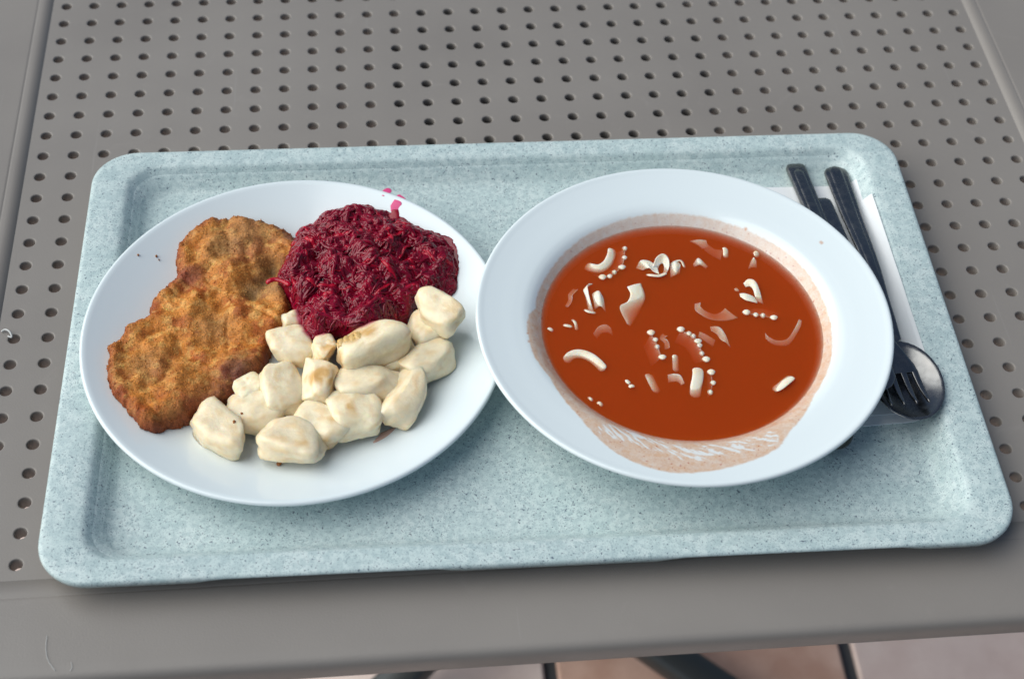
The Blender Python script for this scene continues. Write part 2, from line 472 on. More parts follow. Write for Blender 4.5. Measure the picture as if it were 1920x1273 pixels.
for k in range(nt):
    x, y, z = v[k]; r = math.hypot(x - BC[0], y - BC[1])
    if r < 80: stain[k] = 1; thick[k] = 1; continue
    a = math.atan2(y - BC[1], x - BC[0])
    re = float(np.interp(a, sa, sr)) + .5 * nz(x * .35, y * .35, 3) + .35 * nz(x * 1.1, y * 1.1, 7)
    e = re - r
    s = min(1, max(0, (e + .3) / 1.3))
    if s > 0:
        s *= .80 + .2 * fbm(x * .3, y * .3, 1)
        if e < 1.2: s *= 1.1
        back = max(0, math.sin(a))                       # the wall opposite was only splashed lightly
        s *= 1 - .35 * back
        d = seg_dist(x, y, streak) if y < BC[1] - 50 else 99
        if d < 5.5:
            u_ = a * r; g = nz(u_ * .30, r * .14, 11) * .75 + .5 * nz(u_ * .55 + r * .35, r * .4, 4) + .05 - (d / 5.5) ** 2 * .25
            s *= 1 - .8 * min(1, max(0, g * 6))
        thick[k] = min(1, max(0, .55 - e * .0 + .6 * nz(x * .2, y * .2, 20))) * max(0, -math.sin(a)) * .45 * min(1, max(0, (88 - r) / 3 + .2))
    for c, q in SPOTS:
        dd = math.hypot(x - c[0], y - c[1])
        if dd < q: s = max(s, min(1, (q - dd) / q * 1.2)); thick[k] = max(thick[k], .7 * (1 - dd / q))
    stain[k] = min(1, s)
bowl = obj('soup_bowl', v, f, M_BOWL, origin=(BC[0], BC[1], 4), attrs={'stain': stain, 'thick': thick})
tag(bowl, 'wide-rimmed white china bowl with a soup-stained inner wall', 'bowl')

# ------------------------------------------------------------------ soup
SZ = 29.0
sp = [(0, 8.2), (45, 8.2), (58, 9.9), (68, 14.6), (76.3, 20.7), (83.9, SZ + .25), (83.2, SZ + .16), (82.2, SZ + .05), (80.5, SZ), (60, SZ), (0, SZ)]
v, f = lathe(sp, 120, BC)
bm_v = v
soup = obj('tomato_soup', v, f, M_SOUP, origin=(BC[0], BC[1], 8.2))
tag(soup, 'orange-brown tomato soup filling the wide-rimmed bowl', 'soup')

def S(px, py, dz=0.0):
    p = P(px, py, SZ); p[2] = SZ + dz - .75; return p
NG = 'noodles in the tomato soup'
_b = bmesh.new(); bmesh.ops.create_icosphere(_b, subdivisions=3, radius=1.0); BEAD_V = np.array([list(p.co) for p in _b.verts]); BEAD_V *= 1 + .10 * np.sin(BEAD_V[:, [1, 2, 0]] * 3.1 + .7); BEAD_F = [tuple(p.index for p in fc.verts) for fc in _b.faces]; _b.free()
def noodle(label, pieces):
    """pieces: ('strip', pts(px,py,dz), half_w, half_t) or ('ruffle', pts, half_w, n, amp, base_dz)"""
    parts = []
    for pc in pieces:
        if pc[0] == 'strip':
            path = catmull([S(a, b, c) for a, b, c in pc[1]], 7)
            sg = pc[4] if len(pc) > 4 else 1
            path[:, 2] -= .25
            parts.append(sweep(path, pc[2] * 1.3, min(pc[3], .75), 12, roll=np.full(len(path), .38 * sg)))
        elif pc[0] == 'edge':        # strip standing on edge, like a cut ribbon
            path = catmull([S(a, b, c) for a, b, c in pc[1]], 8)
            parts.append(sweep(path, pc[2], pc[3], 10, roll=np.full(len(path), pc[4])))
        elif pc[0] == 'sheet':       # thin dough sheet between two edges; the second edge may be ruffled
            A = catmull([S(*q) for q in pc[1]], 10); B = catmull([S(*q) for q in pc[2]], 10)
            nu, nv = 60, 9; sag, nr, amp = pc[3], pc[4], pc[5]
            if nr >= 3 and amp > .6:             # ruffled edge: only the crests reach the surface, as rounded beads
                B[:, 2] -= .0; A[:, 2] -= .4
                for k in range(nr):
                    q = np.array([np.interp(k / (nr - 1), np.linspace(0, 1, len(B)), B[:, a_]) for a_ in range(3)]); q[2] = SZ - .55 - .3 * ((k * 7) % 3 == 2); q[0] += .5 * math.sin(k * 2.3); q[1] += .4 * math.cos(k * 3.1)
                    parts.append((BEAD_V * np.array([2.4 - .3 * (k % 3), 2.1 - .25 * ((k * 3) % 4 == 1), 1.15]) * (1 - .10 * ((k * 5) % 3)) + q, BEAD_F))
                amp = .45
            t_ = np.linspace(0, 1, nu); A = np.stack([np.interp(t_, np.linspace(0, 1, len(A)), A[:, k]) for k in range(3)], 1); B = np.stack([np.interp(t_, np.linspace(0, 1, len(B)), B[:, k]) for k in range(3)], 1)
            top = []
            for j in range(nv):
                w_ = j / (nv - 1); row = A * (1 - w_) + B * w_
                row[:, 2] += -sag * math.sin(math.pi * w_) + ((amp * (2 * (.5 + .5 * np.cos(t_ * (nr - 1) * 2 * math.pi)) ** 1.6 - 1) + 1.2) * w_ ** 1.5 - (1.1 * (1 - w_ ** 3) if nr > 2 else 0) if nr else 0)
                top.append(row)
            top = np.concatenate(top); bot = top - np.array([0, 0, .65]); N_ = len(top); F_ = []
            for j in range(nv - 1):
                for i in range(nu - 1):
                    k = j * nu + i; F_.append((k, k + 1, k + 1 + nu, k + nu)); F_.append((k + N_, k + nu + N_, k + nu + 1 + N_, k + 1 + N_))
            rim = list(range(nu)) + [j * nu + nu - 1 for j in range(1, nv)] + [(nv - 1) * nu + i for i in range(nu - 2, -1, -1)] + [j * nu for j in range(nv - 2, 0, -1)]
            for u, w_ in zip(rim, rim[1:] + rim[:1]): F_.append((w_, u, u + N_, w_ + N_))
            parts.append((np.concatenate([top, bot]), F_))
        elif pc[0] == 'ruffle':
            base = catmull([S(a, b, 0) for a, b in pc[1]], 14); n_ = len(base)
            s = np.linspace(0, 1, n_); ph = s * (pc[3] - 1) * 2 * math.pi
            base[:, 2] = SZ + pc[5] + pc[4] * np.cos(ph)
            parts.append(sweep(base, pc[2] * (1 - .25 * (1 - np.cos(ph)) / 2), .75, 8))
    v, f = join(parts)
    return tag(obj('noodle', v, f, M_NOODLE), label, 'noodle', NG)

noodle('creamy crescent noodle with a row of six beads, highest left in the soup', [
    ('strip', [(1099, 493, -1.0), (1108, 500, .1), (1124, 503, .6), (1138, 495, .8), (1146, 480, .8), (1148, 464, 0)], 2.2, 1.5, -1),
    ('sheet', [(1100, 496, -1.2), (1126, 506, -.8), (1146, 488, -.8), (1150, 466, -1.0)], [(1130, 520, -.75), (1150, 513, -.6), (1168, 495, -.6), (1173, 464, -.75)], 1.2, 6, 1.25)])
noodle('large knotted curly noodle near the top centre of the soup', [
    ('sheet', [(1193, 500, .6), (1201, 489, 2.0), (1216, 490, 2.4), (1232, 498, 1.8)], [(1206, 506, -1.0), (1214, 503, .2), (1224, 509, .6), (1236, 514, -.6)], -.5, 3, .5),
    ('sheet', [(1224, 500, 1.6), (1230, 488, 3.4), (1242, 482, 3.8), (1252, 488, 3.2), (1255, 500, 1.8), (1250, 512, .2)], [(1234, 508, -.6), (1236, 498, .6), (1242, 494, 1.0), (1245, 499, .8), (1244, 508, 0), (1240, 517, -1.0)], .2, 0, 0),
    ('edge', [(1212, 512, -.8), (1222, 516, .6), (1236, 517, .6), (1250, 511, .2)], 1.6, .7, .5),
    ('sheet', [(1256, 494, .2), (1266, 491, 1.8), (1276, 496, 1.0)], [(1258, 516, -1.2), (1268, 514, .4), (1275, 510, -.8)], -.4, 0, 0),
    ('edge', [(1264, 491, .9), (1277, 490, .9), (1285, 501, -.3)], 1.4, .6, .8)])
noodle('bent strip and rolled tube noodle left of the broad white sheet noodle', [
    ('sheet', [(1111, 534, 1.8), (1102, 537, 2.6), (1103, 550, 2.2), (1108, 568, 1.2), (1115, 585, -.6)], [(1096, 541, .6), (1094, 545, 1.0), (1098, 556, .4), (1102, 572, -.2), (1104, 584, -1.2)], -.3, 0, 0),
    ('sheet', [(1110, 550, .2), (1122, 548, 2.2), (1131, 556, .6)], [(1116, 576, -.9), (1126, 574, .9), (1136, 580, -1.2)], -.6, 0, 0),
    ('edge', [(1096, 578, -.4), (1104, 584, .5), (1118, 585, -.3)], 1.3, .6, .4)])
noodle('broad white sheet noodle with a tail, left of the soup centre', [
    ('sheet', [(1176, 538, .9), (1182, 552, .9), (1176, 566, .8), (1162, 576, .7), (1176, 606, .1)], [(1202, 531, .7), (1210, 556, .2), (1202, 574, -1.4), (1192, 592, -1.9), (1182, 608, -.9)], -.5, 0, 0)])
noodle('pair of small faint noodle curls close to the left soup edge', [
    ('sheet', [(1075, 538, 0), (1066, 549, .4), (1066, 560, .3), (1060, 570, .2)], [(1084, 541, -1.2), (1074, 552, -.6), (1073, 562, -.7), (1066, 574, -.9)], 0, 3, .4)])
noodle('tiny pale noodle bits beside a thin upright sliver at far left', [
    ('strip', [(1056, 607, -.1), (1064, 610, .6), (1074, 611, -.1)], 1.1, .7), ('strip', [(1073, 597, -.0), (1079, 605, .5), (1082, 617, -.3)], .9, .6),
    ('strip', [(1028, 613, -.1), (1032, 616, .5), (1038, 619, -.3)], 1.2, .8)])
noodle('thin sunken noodle arc below the broad white sheet noodle', [
    ('sheet', [(1113, 622, -.9), (1122, 611, .0), (1136, 607, .1), (1146, 612, -.7)], [(1120, 628, -2.4), (1128, 620, -1.8), (1140, 618, -1.8), (1150, 622, -2.2)], 0, 0, 0)])
noodle('smooth pale crescent noodle at the lower left of the soup', [
    ('strip', [(1059, 675, -.7), (1072, 665, .4), (1088, 663, .8), (1106, 669, .9), (1121, 680, .8), (1134, 693, .3)], 2.1, 1.4, -1)])
noodle('beaded noodle edge with a small curl, left of the soup centre', [
    ('sheet', [(1208, 640, -2.4), (1214, 655, -2.0), (1222, 676, -2.4)], [(1221, 624, -.75), (1231, 642, -.45), (1241, 668, -.6)], .6, 4, 1.15),
    ('sheet', [(1243, 622, .2), (1238, 631, .4), (1246, 640, .3), (1247, 650, -.2)], [(1252, 628, -1.2), (1246, 634, -.6), (1254, 640, -.6), (1256, 650, -1.2)], 0, 3, .35)])
noodle('sunken noodle strip with a pale tip at the top right of the soup', [
    ('sheet', [(1294, 450, -.2), (1310, 449, .6), (1324, 450, .5)], [(1310, 456, -1.0), (1318, 462, -1.0), (1330, 462, -1.2)], 0, 0, 0), ('sheet', [(1324, 452, -.6), (1340, 462, -1.6), (1356, 466, -.8)], [(1322, 464, -1.6), (1338, 474, -2.2), (1352, 482, -1.6)], 0, 0, 0),
    ('strip', [(1358, 463, .3), (1361, 470, .7), (1361, 482, -.2)], 1.5, .8)])
noodle('small white triangular noodle tip right of the knotted noodle', [('sheet', [(1300, 492, -.6), (1310, 484, .8), (1328, 497, -.6)], [(1302, 497, -1.0), (1313, 496, .5), (1324, 500, -1.0)], -.4, 0, 0)])
noodle('two short noodle knobs close to the upper right soup edge', [
    ('strip', [(1412, 473, -.1), (1418, 474, .9), (1420, 481, -.3)], 1.6, 1.0), ('sheet', [(1408, 488, -.2), (1413, 483, .9), (1418, 487, .3)], [(1404, 500, -1.4), (1412, 498, -.6), (1420, 498, -1.2)], -.3, 0, 0)])
noodle('folded white noodle peak standing out at the right of the soup', [
    ('sheet', [(1394, 532, 1.4), (1402, 528, 3.0), (1414, 532, 3.6), (1423, 545, 2.2), (1432, 567, -.6)], [(1398, 538, .4), (1406, 538, 1.4), (1412, 545, 1.6), (1416, 556, .8), (1420, 562, -.8)], -.3, 0, 0),
    ('sheet', [(1386, 549, .4), (1398, 552, 1.6), (1412, 556, 1.0), (1421, 562, 0)], [(1388, 556, -.8), (1398, 563, .2), (1410, 566, .2), (1420, 568, -.9)], -.4, 2, .3),
    ('strip', [(1379, 538, -.2), (1385, 545, .1)], 1.3, .7)])
noodle('long sunken crescent noodle in the middle right of the soup', [
    ('sheet', [(1303, 568, .2), (1304, 580, .3), (1316, 589, .1), (1334, 596, -.6), (1360, 598, -.6), (1384, 594, -.1)], [(1314, 566, .4), (1314, 574, .3), (1324, 581, -.5), (1340, 584, -1.8), (1352, 582, -.8), (1360, 577, .3)], .3, 0, 0)])
noodle('row of three faint beads of a sunken noodle, right of centre', [
    ('sheet', [(1392, 576, -2.2), (1424, 570, -1.6), (1464, 578, -2.4)], [(1400, 586, -.7), (1424, 590, -.7), (1450, 594, -1.0)], .3, 4, .9)])
noodle('thin curved noodle with a white end by the right soup edge', [
    ('sheet', [(1435, 623, .3), (1442, 630, .1), (1458, 636, -.4), (1478, 632, -.3), (1493, 610, .7), (1498, 598, .5)], [(1436, 632, -.3), (1446, 639, -.9), (1462, 643, -1.6), (1482, 640, -1.4), (1500, 614, -.4), (1504, 600, 0)], 0, 0, 0)])
noodle('long beaded zigzag noodle edge at the soup centre', [
    ('sheet', [(1266, 632, -2.4), (1284, 640, -2.0), (1294, 652, -2.0), (1304, 670, -2.6)], [(1277, 618, -.6), (1302, 630, -.3), (1312, 648, -.3), (1323, 674, -.8)], .4, 7, 1.1)])
noodle('curved flat noodle with two white flashes right of the beaded zigzag', [
    ('sheet', [(1312, 620, .0), (1326, 626, -.3), (1342, 634, -1.0)], [(1310, 628, -.9), (1324, 636, -1.2), (1338, 644, -2.2)], 0, 0, 0),
    ('sheet', [(1332, 610, -.2), (1348, 613, .8), (1360, 626, .6), (1370, 648, -.4)], [(1334, 618, -1.8), (1344, 624, -1.2), (1352, 636, -.4), (1362, 642, -.6)], 0, 2, .4)])
noodle('stubby upright noodle tube at the lower centre of the soup', [
    ('strip', [(1306, 688, .5), (1309, 698, 1.2), (1308, 712, 1.2), (1305, 726, .6), (1304, 742, -1.2)], 2.6, 1.9, .4)])
noodle('three small stacked beads beside the stubby upright noodle tube', [
    ('sheet', [(1326, 688, -1.6), (1328, 712, -2.0), (1328, 736, -2.2)], [(1334, 698, -.6), (1336, 716, -.5), (1334, 735, -.9)], .4, 3, 1.1)])
noodle('short hooked noodle left of the stubby upright tube', [
    ('sheet', [(1252, 702, .4), (1264, 701, .9), (1276, 704, .9), (1284, 717, .2)], [(1254, 712, -1.4), (1264, 712, -.8), (1272, 713, -.6), (1278, 719, -.6)], 0, 0, 0)])
noodle('sunken upright noodle sliver above the short hooked noodle', [('strip', [(1266, 664, .7), (1267, 674, -.2), (1268, 694, -.8)], 1.6, .8)])
noodle('blurred sunken noodle streak left of the short hooked noodle', [('strip', [(1216, 697, -.7), (1222, 712, -.3), (1234, 733, -1.1)], 2.2, .9)])
noodle('tiny two-lobed noodle bit at the lower left', [
    ('strip', [(1175, 711, .3), (1177, 715, .7), (1182, 719, .4)], 1.1, .8), ('strip', [(1178, 724, .3), (1184, 723, .7), (1190, 722, .1)], 1.2, .8)])
noodle('lens-shaped white noodle at the lower right of the soup', [('strip', [(1450, 729, -.5), (1462, 724, .6), (1474, 715, 1.0), (1486, 704, .3)], 2.4, 1.2)])
noodle('two faint noodle specks near the lower left soup edge', [
    ('strip', [(1104, 742, -.2), (1108, 747, .4), (1112, 750, -.2)], .9, .7), ('strip', [(1119, 753, -.1), (1125, 755, .5), (1130, 760, -.2)], 1.1, .8)])

# ------------------------------------------------------------------ schnitzel
SCH = [(445, 419), (494, 424), (526, 432), (551, 443), (572, 470), (562, 500), (545, 530), (545, 574), (544, 609), (530, 630), (508, 645), (501, 669), (494, 694), (463, 715), (441, 736), (406, 765), (364, 776), (346, 789), (310, 802), (293, 816), (265, 807), (236, 772), (212, 743), (206, 708),
       (209, 674), (202, 666), (219, 651), (244, 620), (275, 600), (286, 570), (321, 535), (332, 513), (332, 482), (350, 457), (388, 432), (406, 425)]
def poly_sdf(X, Y, poly):
    """positive inside; numpy grids"""
    d = np.full(X.shape, 1e9); inside = np.zeros(X.shape, bool)
    n = len(poly)
    for i in range(n):
        ax, ay = poly[i]; bx, by = poly[(i + 1) % n]
        ex, ey = bx - ax, by - ay; t = np.clip(((X - ax) * ex + (Y - ay) * ey) / (ex * ex + ey * ey + 1e-9), 0, 1)
        d = np.minimum(d, np.hypot(X - ax - ex * t, Y - ay - ey * t))
        c = ((ay > Y) != (by > Y)) & (X < (bx - ax) * (Y - ay) / (by - ay + 1e-12) + ax)
        inside ^= c
    return np.where(inside, d, -d)
vnoise = np.vectorize(lambda x, y, z: noise.noise(Vector((x, y, z))))
vfbm = np.vectorize(lambda x, y, z: noise.fractal(Vector((x, y, z)), 1.0, 2.0, 4))
def smooth_poly(poly, per=4):
    q = [np.array([a, b, 0.]) for a, b in poly]; q = q[-2:] + q + q[:2]
    c = catmull(q, per)[2 * per:-2 * per]
    return [tuple(p[:2]) for p in c[:-1]]
def heightfield(poly, step, edge_amp, edge_scale, ztop, zbot, pad=4):
    """mesh of the region inside poly; ztop(X,Y,d), zbot(X,Y) vectorised"""
    xs = np.arange(min(p[0] for p in poly) - pad, max(p[0] for p in poly) + pad, step)
    ys = np.arange(min(p[1] for p in poly) - pad, max(p[1] for p in poly) + pad, step)
    X, Y = np.meshgrid(xs, ys)
    d = poly_sdf(X, Y, poly) + edge_amp * vnoise(X * edge_scale, Y * edge_scale, 0 * X + 3.3) + .45 * edge_amp * vnoise(X * edge_scale * 2.7, Y * edge_scale * 2.7, 0 * X + 8.1)
    gy, gx = np.gradient(d, step)
    ins = d > 0
    cell = ins[:-1, :-1] | ins[1:, :-1] | ins[:-1, 1:] | ins[1:, 1:]
    used = np.zeros_like(ins); used[:-1, :-1] |= cell; used[1:, :-1] |= cell; used[:-1, 1:] |= cell; used[1:, 1:] |= cell
    out = used & ~ins
    g2 = gx * gx + gy * gy + 1e-3
    X = np.where(out, X - np.clip(d * gx / g2, -step, step), X); Y = np.where(out, Y - np.clip(d * gy / g2, -step, step), Y)
    d = np.where(out, 0, d)
    idx = -np.ones(X.shape, int); idx[used] = np.arange(used.sum())
    Xu, Yu, du = X[used], Y[used], d[used]
    Zt = ztop(Xu, Yu, du); Zb = zbot(Xu, Yu)
    N = len(Xu); V = np.concatenate([np.column_stack([Xu, Yu, Zt]), np.column_stack([Xu, Yu, Zb])])
    F = []; edges = {}
    jj, ii = np.nonzero(cell)
    for j, i in zip(jj, ii):
        a, b, c, e = idx[j, i], idx[j, i + 1], idx[j + 1, i + 1], idx[j + 1, i]
        F.append((a, b, c, e)); F.append((a + N, e + N, c + N, b + N))
        for u, w in ((a, b), (b, c), (c, e), (e, a)):
            if (w, u) in edges: del edges[(w, u)]
            else: edges[(u, w)] = 1
    for u, w in edges: F.append((w, u, u + N, w + N))
    return V, F, N, Xu, Yu, du

def plate_zv(X, Y): return np.interp(np.hypot(X - PC[0], Y - PC[1]), _pt[:, 0], _pt[:, 1])
sch_poly = smooth_poly([tuple(P(a, b, 17)[:2]) for a, b in SCH], 3)
BUMPS = [(350, 540, -3, 6), (385, 556, -3.2, 6), (420, 566, -3, 6), (300, 652, -2.8, 6), (345, 662, -2.8, 6), (480, 632, -2.6, 6), (365, 600, 2.5, 9), (510, 590, 2.5, 10), (260, 650, 2, 9), (480, 670, 2.2, 8), (508, 495, -9.5, 8), (468, 547, -8.5, 7), (430, 520, 2.5, 6), (540, 515, 2, 6), (492, 522, -5, 6), (400, 455, 2, 14), (425, 503, 3.0, 8), (480, 455, 1.5, 10), (530, 470, 1.5, 8), (525, 560, 2, 9), (440, 575, 2, 12), (395, 600, -2.5, 7), (415, 642, -2.6, 6), (380, 640, -2.2, 6), (450, 640, -1.5, 7),
         (310, 630, 1.5, 10), (300, 660, 2, 6), (265, 690, -2.8, 9), (330, 720, 3.0, 10), (440, 690, 3.2, 10), (400, 710, -2.2, 6), (300, 770, 1.5, 10), (240, 730, 1.5, 8), (380, 740, 1.5, 8), (330, 560, 1.2, 8), (355, 520, -2, 6), (370, 560, 1.5, 7), (470, 610, 1.8, 8)]
BUMPS = [(*P(a, b, 22)[:2], h, r) for a, b, h, r in BUMPS]
def sch_bumps(X, Y):
    z = 0 * X
    for bx, by, h, r in BUMPS: z = z + h * np.exp(-((X - bx) ** 2 + (Y - by) ** 2) / (r * r))
    return z
def sch_base(X, Y):
    return np.maximum(plate_zv(X, Y) + .3, 9.0)
def sch_top(X, Y, d):
    w = 7.0; q = np.clip(d / w, 0, 1); pr = np.sqrt(np.clip(1 - (1 - q) ** 2, 0, 1))
    b = .5 * sch_base(X, Y) + .5 * 13.0
    lum = 3.4 * vnoise(X * .06, Y * .06, 0 * X + 5) + 2.5 * vnoise(X * .12, Y * .12, 0 * X + 2) - 1.6 * np.exp(-(vnoise(X * .03, Y * .03, 0 * X + 60) / .06) ** 2) - .55 * np.exp(-(vnoise(X * .07, Y * .07, 0 * X + 90) / .10) ** 2) + .5 * vnoise(X * .3, Y * .3, 0 * X + 9) + .22 * vnoise(X * .7, Y * .7, 0 * X + 4) + .14 * vnoise(X * 1.5, Y * 1.5, 0 * X + 1)
    return sch_base(X, Y) * (1 - pr) + pr * (np.maximum(b, sch_base(X, Y) - 2) + 10.5 + sch_bumps(X, Y)) + pr * lum + 1.2
V, F, N, Xu, Yu, du = heightfield(sch_poly, .85, 1.5, .33, sch_top, lambda X, Y: sch_base(X, Y))
def mixc(a, b, t): return a * (1 - t[:, None]) + np.array(b)[None] * t[:, None]
n1 = np.clip(.5 + .9 * vfbm(V[:, 0] * .07, V[:, 1] * .07, V[:, 2] * .05), 0, 1); n2 = np.clip(.5 + .9 * vfbm(V[:, 0] * .2, V[:, 1] * .2, V[:, 2] * .1 + 40), 0, 1)
c = np.tile(np.array([.62, .225, .036]), (len(V), 1))
c = mixc(c, (.42, .105, .014), np.clip((n1 - .45) * 2.2, 0, 1)); c = mixc(c, (.72, .35, .09), np.clip((n2 - .55) * 2.6, 0, 1))
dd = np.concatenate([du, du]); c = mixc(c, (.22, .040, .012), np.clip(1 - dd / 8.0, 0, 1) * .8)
for bx, by, r, col, k in [(448, 700, 13, (.11, .03, .028), .85), (400, 745, 14, (.13, .035, .022), .6), (360, 775, 12, (.14, .03, .022), .6), (350, 520, 8, (.24, .04, .03), .8), (370, 512, 7, (.22, .05, .025), .6), (505, 494, 9, (.15, .10, .04), .85), (470, 540, 8, (.17, .115, .045), .8), (493, 520, 7, (.14, .095, .04), .8), (420, 470, 12, (.36, .21, .08), .6),
                        (545, 440, 9, (.15, .05, .03), .6), (470, 440, 16, (.34, .19, .085), .6), (520, 540, 9, (.42, .24, .10), .7), (400, 610, 12, (.30, .16, .055), .6), (280, 690, 12, (.36, .20, .075), .6), (330, 700, 10, (.44, .17, .03), .6), (300, 810, 8, (.16, .03, .02), .7), (320, 755, 12, (.42, .13, .02), .5)]:
    q = P(bx, by, 22); t = k * np.exp(-((V[:, 0] - q[0]) ** 2 + (V[:, 1] - q[1]) ** 2) / (r * r) * (1 + .6 * (n2 - .5)))
    c = mixc(c, col, t)
q = P(430, 600, 20)
schnitzel = thing('breaded_cutlet', 'golden-brown breaded fried cutlet on the left of the plate', 'cutlet', (q[0], q[1], 9))
obj('breaded_crust', V, F, M_SCHNITZEL, schnitzel, colors=c)
# loose grains of breading on the crust
rng = np.random.default_rng(4)
ico = bmesh.new(); bmesh.ops.create_icosphere(ico, subdivisions=1, radius=1.0); iv = np.array([list(p.co) for p in ico.verts]); iff = [tuple(p.index for p in fc.verts) for fc in ico.faces]; ico.free()
sel = rng.choice(N, 4200, replace=False); gV, gF, gC, off = [], [], [], 0
for k in sel:
    s = rng.uniform(.18, .46) * (1.35 if rng.random() < .12 else 1); rr_ = iv * (s * rng.uniform(.6, 1.2, 3)) * (1 + rng.uniform(-.25, .25, (len(iv), 1)))
    gV.append(rr_ + V[k] + np.array([0, 0, .05])); gF += [tuple(i + off for i in q) for q in iff]; off += len(iv)
    gC.append(np.tile(np.clip(c[k] * rng.uniform(.8, 1.75), 0, .75), (len(iv), 1)))
g = obj('breading_grains', np.concatenate(gV), gF, M_SCHNITZEL, schnitzel, colors=np.concatenate(gC)); tag(g, kind='stuff')

# ------------------------------------------------------------------ beetroot heap
BEET = [(681, 395, 16), (706, 403, 16), (734, 413, 15), (756, 423, 15), (794, 443, 15), (832, 457, 16), (850, 464, 17), (860, 496, 16), (857, 531, 15), (850, 556, 15), (790, 560, 24), (772, 580, 24), (764, 614, 18), (752, 628, 16), (742, 606, 30), (706, 614, 34), (676, 624, 34), (631, 622, 30), (600, 641, 26), (576, 638, 24),
        (563, 616, 20), (550, 591, 15), (545, 566, 20), (530, 540, 24), (519, 531, 25), (522, 518, 26), (534, 494, 25), (556, 448, 18), (588, 423, 15), (606, 411, 15), (631, 401, 15), (656, 399, 16)]
bp3 = [P(a, b, z) for a, b, z in BEET]
beet_poly = smooth_poly([tuple(p[:2]) for p in bp3], 3)
bex = np.array([p[0] for p in bp3]); bey = np.array([p[1] for p in bp3]); bez = np.array([p[2] for p in bp3])
BB = [(690, 465, 4, 18), (815, 510, -4, 13), (670, 480, 3, 16), (700, 520, 3, 12), (600, 470, 2, 12), (645, 585, -6.5, 8), (640, 550, -4, 8), (720, 590, 3, 9), (600, 600, 2, 10), (690, 600, 2, 8), (830, 490, 2, 10), (755, 500, -3, 9), (775, 530, -2.5, 8), (740, 440, 1.5, 10), (570, 530, 2, 10), (820, 535, -2, 8)]
BB = [(*P(a, b, 30)[:2], h, r) for a, b, h, r in BB]
def beet_edge(X, Y):
    w = 0; s = 0
    for x, y, z in zip(bex, bey, bez):
        q = 1 / (((X - x) ** 2 + (Y - y) ** 2) ** 1.3 + 1); w = w + q; s = s + q * z
    return s / w
def beet_top(X, Y, d):
    w = 15.0; q = np.clip(d / w, 0, 1); pr = np.sqrt(np.clip(1 - (1 - q) ** 2, 0, 1))
    bm_ = 0 * X
    for bx, by, h, r in BB: bm_ = bm_ + h * np.exp(-((X - bx) ** 2 + (Y - by) ** 2) / (r * r))
    return beet_edge(X, Y) - 2.5 * (1 - pr) + pr * (12 + bm_ + 5.6 * vnoise(X * .085, Y * .085, 0 * X + 13) + 3.6 * vnoise(X * .2, Y * .2, 0 * X + 21) + .9 * vfbm(X * .5, Y * .5, 0 * X + 2))
def beet_bot(X, Y): return np.maximum(plate_zv(X, Y) + .15, beet_edge(X, Y) - 9)
V, F, N, Xu, Yu, du = heightfield(beet_poly, 1.3, 1.0, .3, beet_top, beet_bot)
q = P(670, 520, 15)
beet = thing('beetroot_salad', 'glossy crimson heap of shredded braised beetroot on the plate', 'beetroot', (q[0], q[1], 10))
obj('beetroot_mash', V, F, M_BEET_BASE, beet)
bpa = np.array(beet_poly)
def bsurf(x, y):
    X = np.array([x]); Y = np.array([y]); d = poly_sdf(X, Y, beet_poly)
    if d[0] <= 0: return float(beet_edge(X, Y)[0]) - 2.2 + d[0] * .25
    return float(beet_top(X, Y, d)[0])
# sampled height grid for speed
gx = np.arange(bpa[:, 0].min() - 14, bpa[:, 0].max() + 14, 1.2); gy = np.arange(bpa[:, 1].min() - 14, bpa[:, 1].max() + 14, 1.2)
GX, GY = np.meshgrid(gx, gy); GD = poly_sdf(GX, GY, beet_poly)
GZ = np.where(GD > 0, beet_top(GX, GY, np.maximum(GD, 0)), beet_edge(GX, GY) - 2.2 + .25 * np.minimum(GD, 0))
GZ = np.where(GD > -.5, GZ, np.maximum(GZ, plate_zv(GX, GY) + .4))
def gsamp(A, x, y):
    fx = np.clip((x - gx[0]) / 1.2, 0, len(gx) - 1.01); fy = np.clip((y - gy[0]) / 1.2, 0, len(gy) - 1.01)
    i, j = int(fx), int(fy); u, w = fx - i, fy - j
    return A[j, i] * (1 - u) * (1 - w) + A[j, i + 1] * u * (1 - w) + A[j + 1, i] * (1 - u) * w + A[j + 1, i + 1] * u * w
rng = np.random.default_rng(11)
inside = np.argwhere(GD > .6)
def shred(x, y, ang, L, w, lift, curl, wav):
    n_ = 9; pts = []; a = ang; px_, py_ = x, y; ph = rng.uniform(0, 6.28)
    for k in range(n_):
        s = k / (n_ - 1)
        z = gsamp(GZ, px_, py_) + lift + wav * math.sin(ph + s * 5.0)
        if k == 0 or k == n_ - 1: z -= .8
        pts.append((px_, py_, z)); a += curl / n_ + rng.normal(0, .10)
        nx_, ny_ = px_ + math.cos(a) * L / n_, py_ + math.sin(a) * L / n_
        if gsamp(GD, nx_, ny_) < .6:
            a += math.pi * .55; nx_, ny_ = px_ + math.cos(a) * L / n_, py_ + math.sin(a) * L / n_
            if gsamp(GD, nx_, ny_) < .6:
                a += math.pi * .9; nx_, ny_ = px_ + math.cos(a) * L / n_, py_ + math.sin(a) * L / n_
        px_, py_ = nx_, ny_
    return sweep(catmull(pts, 2), w, w * rng.uniform(.3, .55), 6, roll=np.full((n_ - 1) * 2 + 1, rng.uniform(-.45, .45)))
dark, bright = [], []
